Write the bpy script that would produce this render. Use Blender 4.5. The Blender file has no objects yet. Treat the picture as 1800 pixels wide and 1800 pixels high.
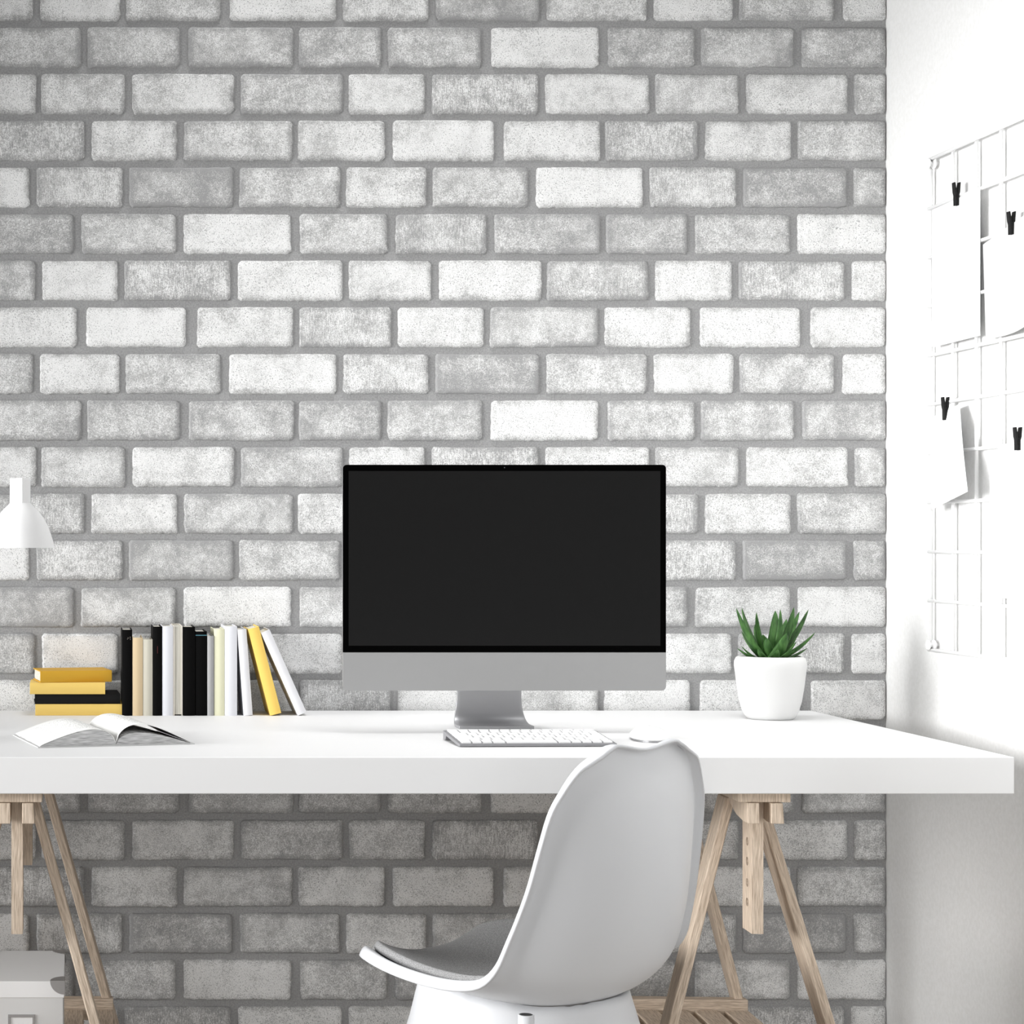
import bpy, bmesh, math, random
from mathutils import Vector, Matrix, Euler, noise
C = bpy.context.scene.collection
R = math.radians
PI = math.pi
random.seed(7)

# ------------------------------------------------------------------ camera, sky, lights, exposure
F = 3400.0; VX = 135.0; VY = 953.0; EYE = 1.055
cam_d = bpy.data.cameras.new('camera'); cam = bpy.data.objects.new('camera', cam_d); C.objects.link(cam)
cam.location = (0, 0, EYE); cam.rotation_euler = (PI/2, 0, 0)
cam_d.sensor_width = 36; cam_d.lens = 36*F/1800
cam_d.shift_x = (900-VX)/1800; cam_d.shift_y = -(900-VY)/1800
cam_d.clip_start = .05
bpy.context.scene.camera = cam

wd = bpy.data.worlds.new('sky'); bpy.context.scene.world = wd; wd.use_nodes = True
wn = wd.node_tree; bg = wn.nodes['Background']
bg.inputs[0].default_value = (1, 1, 1, 1); bg.inputs[1].default_value = .05

def area(name, loc, target, sx, sy, power, spread=180, col=(1, 1, 1)):
    l = bpy.data.lights.new(name, 'AREA'); l.shape = 'RECTANGLE'; l.size = sx; l.size_y = sy
    l.energy = power; l.color = col; l.spread = R(spread)
    o = bpy.data.objects.new(name, l); C.objects.link(o); o.location = loc
    o.rotation_euler = (Vector(target)-Vector(loc)).to_track_quat('-Z', 'Y').to_euler()
    return o
area('window_daylight', (-2.3, 1.5, 1.4), (1.42, 3.25, .98), 1.2, 1.2, 9, 55)
area('window_daylight_far', (-2.3, 2.5, 1.3), (1.45, 2.9, 1.0), 1.4, 1.3, 12, 44)
area('overhead_fill', (.7, 2.9, 2.7), (.8, 3.02, .75), 1.6, .7, 8.2, 80)  # added fill from above, brightens the desk top; no real source there
area('front_fill', (.4, -.6, 2.3), (.6, 3.2, .45), 2.6, 1.0, 4.2, 90)  # added fill from high behind the camera, no real source
area('low_front_fill', (.0, -.6, .45), (.6, 3.4, .4), 2.6, .8, 7.8, 100)  # added low fill from the front, lifts the wall under the desk

vs = bpy.context.scene.view_settings
vs.view_transform = 'Standard'; vs.look = 'None'; vs.gamma = 1; vs.use_curve_mapping = False
vs.exposure = 0.0

# ------------------------------------------------------------------ helpers
def P(px, py, D):
    return Vector(((px-VX)*D/F, D, EYE-(py-VY)*D/F))

def lin(c):
    return tuple((v/12.92 if v <= .04045 else ((v+.055)/1.055)**2.4) for v in c)

def mat(name, col, rough=.5, metal=0, spec=.5, srgb=False):
    m = bpy.data.materials.new(name); m.use_nodes = True
    b = m.node_tree.nodes['Principled BSDF']
    c = lin(col) if srgb else col
    b.inputs['Base Color'].default_value = (*c, 1)
    b.inputs['Roughness'].default_value = rough
    b.inputs['Metallic'].default_value = metal
    b.inputs['Specular IOR Level'].default_value = spec
    return m

def nd(m, typ, **kw):
    n = m.node_tree.nodes.new(typ)
    for k, v in kw.items(): setattr(n, k, v)
    return n
def lk(m, a, b): m.node_tree.links.new(a, b)

def speckle(m, c1, c2, scale=60, detail=4, bump=.0, stretch=(1, 1, 1), lo=.4, hi=.6, bdist=.001):
    """procedural two tone variation plus optional bump"""
    b = m.node_tree.nodes['Principled BSDF']
    tc = nd(m, 'ShaderNodeTexCoord'); mp = nd(m, 'ShaderNodeMapping'); mp.inputs['Scale'].default_value = stretch
    lk(m, tc.outputs['Object'], mp.inputs['Vector'])
    n = nd(m, 'ShaderNodeTexNoise'); n.inputs['Scale'].default_value = scale; n.inputs['Detail'].default_value = detail
    lk(m, mp.outputs[0], n.inputs['Vector'])
    r = nd(m, 'ShaderNodeValToRGB')
    r.color_ramp.elements[0].position = lo; r.color_ramp.elements[0].color = (*c1, 1)
    r.color_ramp.elements[1].position = hi; r.color_ramp.elements[1].color = (*c2, 1)
    lk(m, n.outputs['Fac'], r.inputs['Fac']); lk(m, r.outputs['Color'], b.inputs['Base Color'])
    if bump:
        bp = nd(m, 'ShaderNodeBump'); bp.inputs['Strength'].default_value = bump; bp.inputs['Distance'].default_value = bdist
        lk(m, n.outputs['Fac'], bp.inputs['Height']); lk(m, bp.outputs['Normal'], b.inputs['Normal'])
    return m

def link(name, me, m, parent=None, smooth=False):
    o = bpy.data.objects.new(name, me); C.objects.link(o)
    if m: me.materials.append(m)
    if parent: o.parent = parent
    if smooth:
        for p in me.polygons: p.use_smooth = True
    return o

def from_bm(name, bm, m, parent=None, smooth=False, bevel=0, seg=2, angle=40):
    bmesh.ops.recalc_face_normals(bm, faces=bm.faces)
    me = bpy.data.meshes.new(name); bm.to_mesh(me); bm.free()
    o = link(name, me, m, parent, smooth)
    if bevel:
        b = o.modifiers.new('bevel', 'BEVEL'); b.width = bevel; b.segments = seg; b.limit_method = 'ANGLE'; b.angle_limit = R(angle)
        for p in me.polygons: p.use_smooth = True
        b.harden_normals = True
    return o

def box_bm(x0, x1, y0, y1, z0, z1, bm=None):
    bm = bm or bmesh.new()
    v = [bm.verts.new((x, y, z)) for x in (x0, x1) for y in (y0, y1) for z in (z0, z1)]
    for f in ((0, 1, 3, 2), (4, 6, 7, 5), (0, 4, 5, 1), (2, 3, 7, 6), (0, 2, 6, 4), (1, 5, 7, 3)):
        bm.faces.new([v[i] for i in f])
    return bm

def box(name, x0, x1, y0, y1, z0, z1, m, parent=None, bevel=0, seg=2):
    return from_bm(name, box_bm(x0, x1, y0, y1, z0, z1), m, parent, bevel=bevel, seg=seg)

def prism_bm(pts, axis, a0, a1, bm=None):
    """extrude a 2D outline; axis 'x','y' or 'z' is the extrusion direction"""
    bm = bm or bmesh.new()
    def mk(p, a):
        return {'x': (a, p[0], p[1]), 'y': (p[0], a, p[1]), 'z': (p[0], p[1], a)}[axis]
    A = [bm.verts.new(mk(p, a0)) for p in pts]; B = [bm.verts.new(mk(p, a1)) for p in pts]
    n = len(pts)
    bm.faces.new(A); bm.faces.new(B[::-1])
    for i in range(n): bm.faces.new((A[i], B[i], B[(i+1) % n], A[(i+1) % n]))
    return bm

def beam(name, p0, p1, wx, wy, m, parent, bevel=.0015, trim=None):
    """square bar between two points, its length along its own z so the grain follows it.
    trim=(z0,z1) cuts the ends level instead of square."""
    p0 = Vector(p0); p1 = Vector(p1); d = p1-p0; L = d.length
    bm = box_bm(-wx/2, wx/2, -wy/2, wy/2, 0, L)
    z = d.normalized(); x = Vector((1, 0, 0)); x = (x-z*x.dot(z)).normalized(); y = z.cross(x)
    M = Matrix((x, y, z)).transposed().to_4x4(); M.translation = p0
    if trim:
        for v in bm.verts:
            w = M @ v.co; zt = trim[0] if v.co.z < L/2 else trim[1]
            v.co.z += (zt-w.z)/z.z
    o = from_bm(name, bm, m, parent, bevel=bevel); o.matrix_local = M
    return o

def lathe_bm(prof, seg=48, bm=None, cap=True):
    bm = bm or bmesh.new(); rings = []
    for r, z in prof:
        if r < 1e-6: rings.append([bm.verts.new((0, 0, z))])
        else: rings.append([bm.verts.new((r*math.cos(2*PI*i/seg), r*math.sin(2*PI*i/seg), z)) for i in range(seg)])
    for a, b in zip(rings, rings[1:]):
        for i in range(seg):
            j = (i+1) % seg
            if len(a) == 1 and len(b) == 1: continue
            if len(a) == 1: bm.faces.new((a[0], b[j], b[i]))
            elif len(b) == 1: bm.faces.new((a[i], a[j], b[0]))
            else: bm.faces.new((a[i], a[j], b[j], b[i]))
    return bm

def tube_bm(pts, r, seg=12, bm=None, caps=True):
    bm = bm or bmesh.new(); pts = [Vector(p) for p in pts]; rings = []
    prev = None
    for i, p in enumerate(pts):
        t = (pts[min(i+1, len(pts)-1)]-pts[max(i-1, 0)]).normalized()
        if prev is None:
            up = Vector((0, 0, 1)) if abs(t.z) < .9 else Vector((1, 0, 0))
            a = t.cross(up).normalized()
        else: a = (prev-t*prev.dot(t)).normalized()
        prev = a; b = t.cross(a)
        rings.append([bm.verts.new(p+a*r*math.cos(2*PI*k/seg)+b*r*math.sin(2*PI*k/seg)) for k in range(seg)])
    for A, B in zip(rings, rings[1:]):
        for k in range(seg):
            j = (k+1) % seg; bm.faces.new((A[k], A[j], B[j], B[k]))
    if caps: bm.faces.new(rings[0][::-1]); bm.faces.new(rings[-1])
    return bm

def tag(o, label, cat, group=None, kind=None):
    o['label'] = label; o['category'] = cat
    if group: o['group'] = group
    if kind: o['kind'] = kind
    return o

def thing(name, label, cat, loc=(0, 0, 0), rot=(0, 0, 0), group=None):
    o = bpy.data.objects.new(name, None); C.objects.link(o); o.empty_display_size = .05
    o.location = loc; o.rotation_euler = rot
    return tag(o, label, cat, group)

def structure(o, label=None, cat=None):
    o['kind'] = 'structure'
    if label: o['label'] = label
    if cat: o['category'] = cat
    return o

def copy_tree(o, parent=None):
    c = o.copy(); C.objects.link(c)
    if parent: c.parent = parent
    for ch in [x for x in bpy.data.objects if x.parent == o]: copy_tree(ch, c)
    return c

# ------------------------------------------------------------------ materials
M = {}
M['desk'] = mat('white_lacquer', (.76, .76, .76), .55, spec=.25)
M['wall'] = speckle(mat('white_plaster', (.86, .86, .85), .9, spec=.1), (.785, .785, .775), (.83, .83, .825), 160, 6, .25, lo=.35, hi=.65, bdist=.0006)
M['plastic'] = mat('white_chair_plastic', (.69, .70, .72), .38, spec=.4)
M['felt'] = speckle(mat('grey_felt', (.3, .3, .3), .95, spec=.1), (.19, .19, .19), (.40, .40, .40), 900, 3, .6, lo=.36, hi=.64, bdist=.001)
M['alu'] = mat('satin_aluminium', (.40, .40, .41), .45, .75)
M['alu_light'] = mat('satin_aluminium_light', (.27, .27, .27), .6, .1)
M['bezel'] = mat('black_glass_border', (.0008, .0008, .0008), .6, spec=.012)
M['screen'] = mat('dark_screen', (.0095, .0095, .0095), .5, spec=.05)
M['key'] = mat('white_key', (.86, .86, .86), .5, spec=.2)
M['mousew'] = mat('white_gloss', (.86, .86, .86), .25, spec=.5)
M['pot'] = mat('white_ceramic', (.76, .76, .755), .35, spec=.4)
M['soil'] = speckle(mat('soil', (.02, .015, .01), .95, spec=.1), (.008, .006, .005), (.05, .035, .025), 400, 4, .8)
M['wire'] = mat('white_powder_coat', (.90, .90, .90), .5, spec=.3)
M['paper'] = mat('white_paper', (.88, .88, .88), .85, spec=.1)
M['peg'] = speckle(mat('black_painted_wood', (.008, .008, .008), .6, spec=.2), (.005, .005, .005), (.012, .012, .012), 300)
M['pegspring'] = mat('steel_spring', (.35, .35, .35), .35, .9)
M['lamp'] = mat('white_lamp_enamel', (.84, .84, .84), .4, spec=.35)
M['boxw'] = mat('white_card_shaded', (.72, .72, .715), .75, spec=.15)  # same white card as the lid, dimmer light on the front put into the colour
M['boxlid'] = mat('white_card_lit', (.90, .90, .90), .75, spec=.15)  # lighter than the body: the brightness of the lit top is painted in
M['boxgrey'] = mat('grey_metal_corner', (.34, .33, .325), .5, .3)
M['pages'] = speckle(mat('page_edges', (.7, .68, .6), .9, spec=.1), (.50, .48, .42), (.74, .72, .65), 60, 3, 0, (22, 1, .2), .35, .65)

def wood(name, dark, light, warm=1.0):
    m = mat(name, light, .65, spec=.2); b = m.node_tree.nodes['Principled BSDF']
    tc = nd(m, 'ShaderNodeTexCoord'); mp = nd(m, 'ShaderNodeMapping'); mp.inputs['Scale'].default_value = (1.5, 1.5, .09)
    lk(m, tc.outputs['Object'], mp.inputs['Vector'])
    n = nd(m, 'ShaderNodeTexNoise'); n.inputs['Scale'].default_value = 420; n.inputs['Detail'].default_value = 5; n.inputs['Distortion'].default_value = .6
    lk(m, mp.outputs[0], n.inputs['Vector'])
    r = nd(m, 'ShaderNodeValToRGB'); r.color_ramp.elements[0].position = .33; r.color_ramp.elements[1].position = .66
    r.color_ramp.elements[0].color = (*dark, 1); r.color_ramp.elements[1].color = (*light, 1)
    lk(m, n.outputs['Fac'], r.inputs['Fac']); lk(m, r.outputs['Color'], b.inputs['Base Color'])
    bp = nd(m, 'ShaderNodeBump'); bp.inputs['Strength'].default_value = .35; bp.inputs['Distance'].default_value = .0006
    lk(m, n.outputs['Fac'], bp.inputs['Height']); lk(m, bp.outputs['Normal'], b.inputs['Normal'])
    return m
M['wood'] = wood('pale_oak', (.42, .33, .25), (.74, .62, .50))
M['floor'] = wood('grey_oak_floor', (.42, .38, .34), (.52, .48, .43))

# brick: one value per brick ('tone'), its own random shift ('shift') and where on the brick we are ('edge')
def brick_material():
    m = mat('whitewashed_brick', (.6, .6, .6), .92, spec=.1); b = m.node_tree.nodes['Principled BSDF']
    tc = nd(m, 'ShaderNodeTexCoord')
    at = nd(m, 'ShaderNodeAttribute', attribute_name='brick')          # r tone, g shift, b streak
    ed = nd(m, 'ShaderNodeAttribute', attribute_name='edge')
    sep = nd(m, 'ShaderNodeSeparateColor'); lk(m, at.outputs['Color'], sep.inputs[0])
    sh = nd(m, 'ShaderNodeVectorMath', operation='SCALE'); lk(m, at.outputs['Color'], sh.inputs[0]); sh.inputs['Scale'].default_value = 7
    ad = nd(m, 'ShaderNodeVectorMath', operation='ADD'); lk(m, tc.outputs['Object'], ad.inputs[0]); lk(m, sh.outputs[0], ad.inputs[1])
    def noi(scale, detail, stretch=None, rough=.55):
        n = nd(m, 'ShaderNodeTexNoise'); n.inputs['Scale'].default_value = scale; n.inputs['Detail'].default_value = detail
        n.inputs['Roughness'].default_value = rough
        if stretch:
            mp = nd(m, 'ShaderNodeMapping'); mp.inputs['Scale'].default_value = stretch
            lk(m, ad.outputs[0], mp.inputs['Vector']); lk(m, mp.outputs[0], n.inputs['Vector'])
        else: lk(m, ad.outputs[0], n.inputs['Vector'])
        return n
    def math_(op, a, b_=None, clamp=False):
        n = nd(m, 'ShaderNodeMath', operation=op); n.use_clamp = clamp
        for i, v in enumerate((a, b_)):
            if v is None: continue
            if isinstance(v, (int, float)): n.inputs[i].default_value = v
            else: lk(m, v, n.inputs[i])
        return n.outputs[0]
    big = noi(22, 5, rough=.6); fine = noi(560, 3, rough=.75); streak = noi(520, 3, (1, 1, .16)); pits = noi(520, 2, rough=.5); mid = noi(110, 5, rough=.7)
    # paint coverage: tone + patches + edges worn + speckles
    tone = sep.outputs[0]
    patch = math_('MULTIPLY', math_('SUBTRACT', big.outputs['Fac'], .5), 1.5)
    midp = math_('MULTIPLY', math_('SUBTRACT', mid.outputs['Fac'], .5), 1.3)
    fin = math_('MULTIPLY', math_('SUBTRACT', fine.outputs['Fac'], .5), 2.4)
    stk = math_('MULTIPLY', math_('MULTIPLY', math_('SUBTRACT', streak.outputs['Fac'], .5), 2.0), sep.outputs[2])
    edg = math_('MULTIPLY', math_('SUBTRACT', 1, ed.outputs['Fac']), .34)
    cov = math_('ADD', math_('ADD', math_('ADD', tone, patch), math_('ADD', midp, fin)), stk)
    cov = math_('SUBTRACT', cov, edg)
    r = nd(m, 'ShaderNodeValToRGB'); els = r.color_ramp.elements
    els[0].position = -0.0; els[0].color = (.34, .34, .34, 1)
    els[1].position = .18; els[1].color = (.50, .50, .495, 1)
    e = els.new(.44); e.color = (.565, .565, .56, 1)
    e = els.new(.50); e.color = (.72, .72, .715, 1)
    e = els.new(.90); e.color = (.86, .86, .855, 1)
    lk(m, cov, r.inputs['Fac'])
    pit = math_('GREATER_THAN', math_('ADD', pits.outputs['Fac'], math_('MULTIPLY', mid.outputs['Fac'], .35)), .80)
    mixc = nd(m, 'ShaderNodeMix', data_type='RGBA'); lk(m, math_('MULTIPLY', pit, .75), mixc.inputs[0])
    lk(m, r.outputs['Color'], mixc.inputs[6]); mixc.inputs[7].default_value = (.27, .27, .27, 1)
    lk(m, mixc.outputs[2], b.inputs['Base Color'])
    bp = nd(m, 'ShaderNodeBump'); bp.inputs['Strength'].default_value = .45; bp.inputs['Distance'].default_value = .0012
    hh = math_('ADD', fine.outputs['Fac'], math_('MULTIPLY', mid.outputs['Fac'], 1.2))
    lk(m, hh, bp.inputs['Height']); lk(m, bp.outputs['Normal'], b.inputs['Normal'])
    return m
M['brick'] = brick_material()
M['mortar'] = speckle(mat('grey_mortar', (.35, .35, .35), .95, spec=.05), (.30, .30, .30), (.40, .40, .40), 350, 5, .6, lo=.35, hi=.65, bdist=.0015)

# ------------------------------------------------------------------ the room
DW = 3.52; XS = 1422*DW/F            # brick wall plane, right wall plane
SC = DW/F                            # metres per photo pixel on the brick wall
X0W = -1.3; TOP = 2.5
def brick_wall():
    rows = [
        [(153,317,.33,0),(330,517,.30,0),(524,671,.28,.2),(680,847,.36,0),(862,1052,.80,0),(1067,1221,.34,0)],
        [(72,220,.50,0),(232,412,.62,0),(422,603,.40,.2),(612,747,.58,0),(758,946,.38,.8),(957,1142,.66,0)],
        [(160,312,.62,0),(322,515,.42,0),(523,677,.66,0),(690,868,.78,0),(884,1055,.70,0),(1062,1227,.40,.7)],
        [(63,216,.45,.7),(226,410,.16,0),(420,598,.40,0),(608,750,.62,0),(759,928,.44,0),(941,1130,.84,0)],
        [(142,310,.46,0),(322,512,.80,0),(526,681,.46,0),(694,856,.34,.6),(868,1055,.24,0),(1063,1208,.24,0)],
        [(73,208,.78,0),(218,406,.42,.8),(417,602,.78,0),(612,759,.70,0),(770,952,.76,0),(960,1140,.38,.4)],
        [(151,328,.86,0),(346,516,.74,0),(525,688,.36,.7),(698,851,.74,0),(861,1052,.42,0),(1061,1213,.72,0)],
        [(70,211,.70,0),(220,388,.42,0),(402,592,.78,0),(602,754,.50,.6),(764,948,.18,0),(959,1137,.52,0)],
    ]
    verts = []; faces = []; cols = []; edges = []; mids = []
    def face(f, mi): faces.append(f); mids.append(mi)
    rnd = random.Random(3)
    def add(p, c, e): verts.append(p); cols.append(c); edges.append(e); return len(verts)-1
    # mortar sheet with real thickness
    T = .12
    y = DW
    pts = [(X0W, y, 0), (XS, y, 0), (XS, y, TOP), (X0W, y, TOP), (X0W, y+T, 0), (XS, y+T, 0), (XS, y+T, TOP), (X0W, y+T, TOP)]
    i0 = [add(p, (0, 0, 0), 1) for p in pts]
    for f in ((0, 1, 2, 3), (5, 4, 7, 6), (4, 0, 3, 7), (1, 5, 6, 2), (3, 2, 6, 7), (4, 5, 1, 0)): face([i0[k] for k in f], 1)
    H = 5.5e-3
    for k in range(-10, 30):
        yt = 48+81.9*k; yb = yt+72
        zt = EYE-(yt-VY)*SC; zb = EYE-(yb-VY)*SC
        if zt > TOP or zb < 0: continue
        row = rows[k % 8]
        for rep in range(-2, 3):
            for (a, b, tone, st) in row:
                xa = (a+rep*1078-VX)*SC; xb = (b+rep*1078-VX)*SC
                if xb < X0W+.02 or xa > XS-.01: continue
                xa = max(xa, X0W); cut = xb > XS; xb = min(xb, XS-.0005)
                seed = rnd.random()*50
                t2 = min(1, max(0, tone+rnd.uniform(-.03, .03))); col = (t2, rnd.random(), st)
                w = xb-xa; h = zt-zb; r = .0075
                outline = []
                def seg(p, q, n):
                    for i in range(n): outline.append((p[0]+(q[0]-p[0])*i/n, p[1]+(q[1]-p[1])*i/n))
                def arc(cx, cz, a0):
                    for i in range(5):
                        an = a0+PI/2*i/5; outline.append((cx+r*math.cos(an), cz+r*math.sin(an)))
                nx = max(6, int(w/.0065)); nz = 11
                seg((xa+r, zb), (xb-r, zb), nx); arc(xb-r, zb+r, -PI/2)
                seg((xb, zb+r), (xb, zt-r), nz); arc(xb-r, zt-r, 0)
                seg((xb-r, zt), (xa+r, zt), nx); arc(xa+r, zt-r, PI/2)
                seg((xa, zt-r), (xa, zb+r), nz); arc(xa+r, zb+r, PI)
                cx = (xa+xb)/2; cz = (zt+zb)/2
                rings = []
                tilt = (rnd.uniform(-.0008, .0008), rnd.uniform(-.0008, .0008))
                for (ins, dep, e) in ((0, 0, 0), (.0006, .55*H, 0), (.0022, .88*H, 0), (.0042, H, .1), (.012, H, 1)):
                    ring = []
                    for (x, z) in outline:
                        nv = Vector((x*9+seed, z*9, seed)); n1 = noise.noise(nv)*.0016
                        n2 = noise.noise(Vector((x*130+seed, z*130, 2)))*.0015*(1.6 if z < cz else .8)
                        rag = n1+n2 if e < 1 else 0
                        dx = (cx-x); dz = (cz-z)
                        mx = min(ins+rag+.0008, w/2-.001); mz = min(ins+rag+.0008, h/2-.001)
                        # inset by shrinking the half sizes
                        xx = cx-dx*(1-mx/(w/2)); zz = cz-dz*(1-mz/(h/2))
                        xx = min(xx, XS-.0003)
                        yy = DW-dep-(tilt[0]*dx/w+tilt[1]*dz/h if dep else 0)
                        ring.append(add((xx, yy, zz), col, e))
                    rings.append(ring)
                n = len(outline)
                for A, B in zip(rings, rings[1:]):
                    for i in range(n):
                        j = (i+1) % n; face([A[i], A[j], B[j], B[i]], 0)
                face(rings[-1], 0)
    me = bpy.data.meshes.new('wall_back'); me.from_pydata(verts, [], faces)
    me.materials.append(M['brick']); me.materials.append(M['mortar'])
    me.polygons.foreach_set('material_index', mids)
    ca = me.color_attributes.new('brick', 'FLOAT_COLOR', 'POINT')
    ca.data.foreach_set('color', [v for c in cols for v in (*c, 1)])
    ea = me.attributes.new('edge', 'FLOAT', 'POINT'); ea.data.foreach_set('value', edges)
    me.update()
    o = bpy.data.objects.new('wall_back', me); C.objects.link(o)
    for p in me.polygons: p.use_smooth = len(p.vertices) == 4 and p.material_index == 0
    structure(o)
brick_wall()

structure(box('wall_right', XS, XS+.12, -.6, DW+.12, 0, TOP, M['wall']))
structure(box('floor', X0W, XS+.12, -.6, DW+.12, -.06, 0, M['floor']))

# ------------------------------------------------------------------ table top
DF = 2.743; DB = 3.503; ZT = .75; ZB = .698; XR = 1.3296
tt = box('tabletop', -.95, XR, DF, DB, ZB, ZT, M['desk'], bevel=.0012)
tag(tt, 'long thick white tabletop resting on two wooden trestles', 'tabletop')

# ------------------------------------------------------------------ trestles
def post_with_holes(hx, y0, y1, z0, z1, holes, r, off=0):
    """square post, round holes bored through it from side to side (along x)"""
    bm = bmesh.new(); yc = (y0+y1)/2; hh = (y1-y0)/2
    N = 24; cuts = [z0]
    hv = .0128
    for h in holes: cuts += [h-hv, h+hv]
    cuts.append(z1)
    circ = {}
    for s in (-1, 1):
        x = s*hx
        for a, b in zip(cuts[0::2], cuts[1::2]):
            if b-a > 1e-5: bm.faces.new([bm.verts.new((x, *p)) for p in ((y0, a), (y1, a), (y1, b), (y0, b))])
        for h in holes:
            sq = []; ci = []
            for i in range(N):
                an = 2*PI*i/N+PI/4; c, sn = math.cos(an), math.sin(an); k = 1/max(abs(c), abs(sn))
                sq.append(bm.verts.new((x, yc+hh*k*c, h+hv*k*sn))); ci.append(bm.verts.new((x, yc+off+r*c, h+r*sn)))
            for i in range(N):
                j = (i+1) % N; bm.faces.new((sq[i], sq[j], ci[j], ci[i]))
            circ[(s, h)] = ci
    for h in holes:
        A, B = circ[(-1, h)], circ[(1, h)]
        for i in range(N):
            j = (i+1) % N; bm.faces.new((A[i], A[j], B[j], B[i]))
    for (ya, za, yb, zb) in ((y0, z0, y1, z0), (y1, z0, y1, z1), (y1, z1, y0, z1), (y0, z1, y0, z0)):
        bm.faces.new([bm.verts.new(p) for p in ((-hx, ya, za), (hx, ya, za), (hx, yb, zb), (-hx, yb, zb))])
    bmesh.ops.remove_doubles(bm, verts=bm.verts, dist=1e-6)
    return bm

def make_trestle(label):
    t = thing('trestle', label, 'trestle', (.985, 3.12, 0))
    W = M['wood']
    from_bm('top_beam', prism_bm([(-.037, ZB-.015), (.037, ZB-.015), (.037, ZB-.0005), (-.037, ZB-.0005)], 'y', -.355, .355), W, t, bevel=.001)
    for s in (-1, 1):                       # s=-1 front frame, +1 rear frame
        for cs in (-1, 1):                  # two cheeks that hold the post
            prof = [(s*.36, ZB-.0155), (s*.36, .653), (s*.335, .653), (s*.30, .658), (s*.262, .672), (s*.225, ZB-.0155)]
            x0, x1 = (.0085, .0245) if cs > 0 else (-.0245, -.0085)
            bm = prism_bm(prof, 'x', x0, x1)
            if cs > 0:
                for v in bm.verts:
                    if v.co.x > .02 and v.co.z < .66: v.co.x += .002
            from_bm('head_block', bm, W, t, bevel=.001)
        ps = sorted((s*.322, s*.275))
        bm = post_with_holes(.0082, ps[0], ps[1], .488, ZB-.0155, [.530, .5585, .5895, .6185], .0062)
        from_bm('height_post', bm, W, t)
        for cs in (-1, 1):
            def q(z): return Vector((cs*(.0235+.278*(.67-z)), s*(.24+.10*(.67-z)), z))
            beam('leg', q(.0), q(.678), .0145, .046, W, t, bevel=.002, trim=(0, .678))
        y0, y1 = sorted((s*.272, s*.250))
        rl = from_bm('shelf_rail', box_bm(-.0185, .0185, y0, y1, -.150, .150), W, t, bevel=.001); rl.rotation_euler.y = PI/2; rl.location = (0, 0, .2405)
    for cx in (-.13, -.078, -.026, .026, .078, .13):
        beam('shelf_slat', (cx, -.2495, .234), (cx, .2495, .234), .041, .014, W, t, bevel=.002)
    return t
tr = make_trestle('pale wooden trestle behind the white chair holding up the right end of the tabletop')
tr.rotation_euler.z = R(-3.2); tr.location = (1.003, 3.12, 0)
tl = copy_tree(tr); tl.location = (-.0865, 3.12, 0); tl.rotation_euler.z = 0
tl['label'] = 'pale wooden trestle holding up the left end of the tabletop beside the white storage box'
for o in (tr, tl): o['group'] = 'trestles under the tabletop'

# ------------------------------------------------------------------ storage box on the left trestle shelf
def storage_box():
    x0, x1 = -.152, -.0195; y0, y1 = 3.0, 3.225; z0 = .2412; zt = .3738
    t = thing('storage_box', 'white lidded storage box with grey corners on the left trestle shelf', 'box', ((x0+x1)/2, (y0+y1)/2, z0))
    hx = (x1-x0)/2; hy = (y1-y0)/2; h = zt-z0
    bm = box_bm(-hx+.0015, hx-.0015, -hy+.0015, hy-.0015, 0, h-.003)
    from_bm('box_body', bm, M['boxw'], t, bevel=.001)
    lid = from_bm('lid', box_bm(-hx, hx, -hy, hy, h-.0255, h), M['boxlid'], t, bevel=.0008)
    for sx in (-1, 1):
        for sy in (-1, 1):
            bm = bmesh.new(); n = 14; e = .0007
            cx, cy, cz = sx*(hx+e), sy*(hy+e), h+e
            top = [(cx, cy, cz)]; fr = [(cx, cy, cz)]; sd = [(cx, cy, cz)]
            rx, ry, rz = .0225, .030, .021
            for i in range(n+1):
                a = PI/2*i/n; c, s_ = math.cos(a), math.sin(a)
                top.append((cx-sx*rx*c, cy-sy*ry*s_, cz)); fr.append((cx-sx*rx*c, cy, cz-rz*s_)); sd.append((cx, cy-sy*ry*c, cz-rz*s_))
            for L in (top, fr, sd): bm.faces.new([bm.verts.new(p) for p in L])
            bmesh.ops.remove_doubles(bm, verts=bm.verts, dist=1e-6)
            o = from_bm('corner_guard', bm, M['boxgrey'], t)
            sm = o.modifiers.new('solid', 'SOLIDIFY'); sm.thickness = .0006; sm.offset = 1
    # label holder: frame with a card
    fx0, fx1 = -.021, .021; zb_, zt_ = .042, .081; y = -hy+.0015
    bm = bmesh.new()
    for (a, b, c, d) in ((fx0, fx1, zt_-.004, zt_), (fx0, fx1, zb_, zb_+.004), (fx0, fx0+.004, zb_+.004, zt_-.004), (fx1-.004, fx1, zb_+.004, zt_-.004)):
        box_bm(a, b, y-.0025, y, c, d, bm)
    lh = from_bm('label_holder', bm, M['boxgrey'], t, bevel=.0004)
    box('card', fx0+.004, fx1-.004, y-.0006, y-.0001, zb_+.004, zt_-.004, M['paper'], lh)
storage_box()

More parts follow.
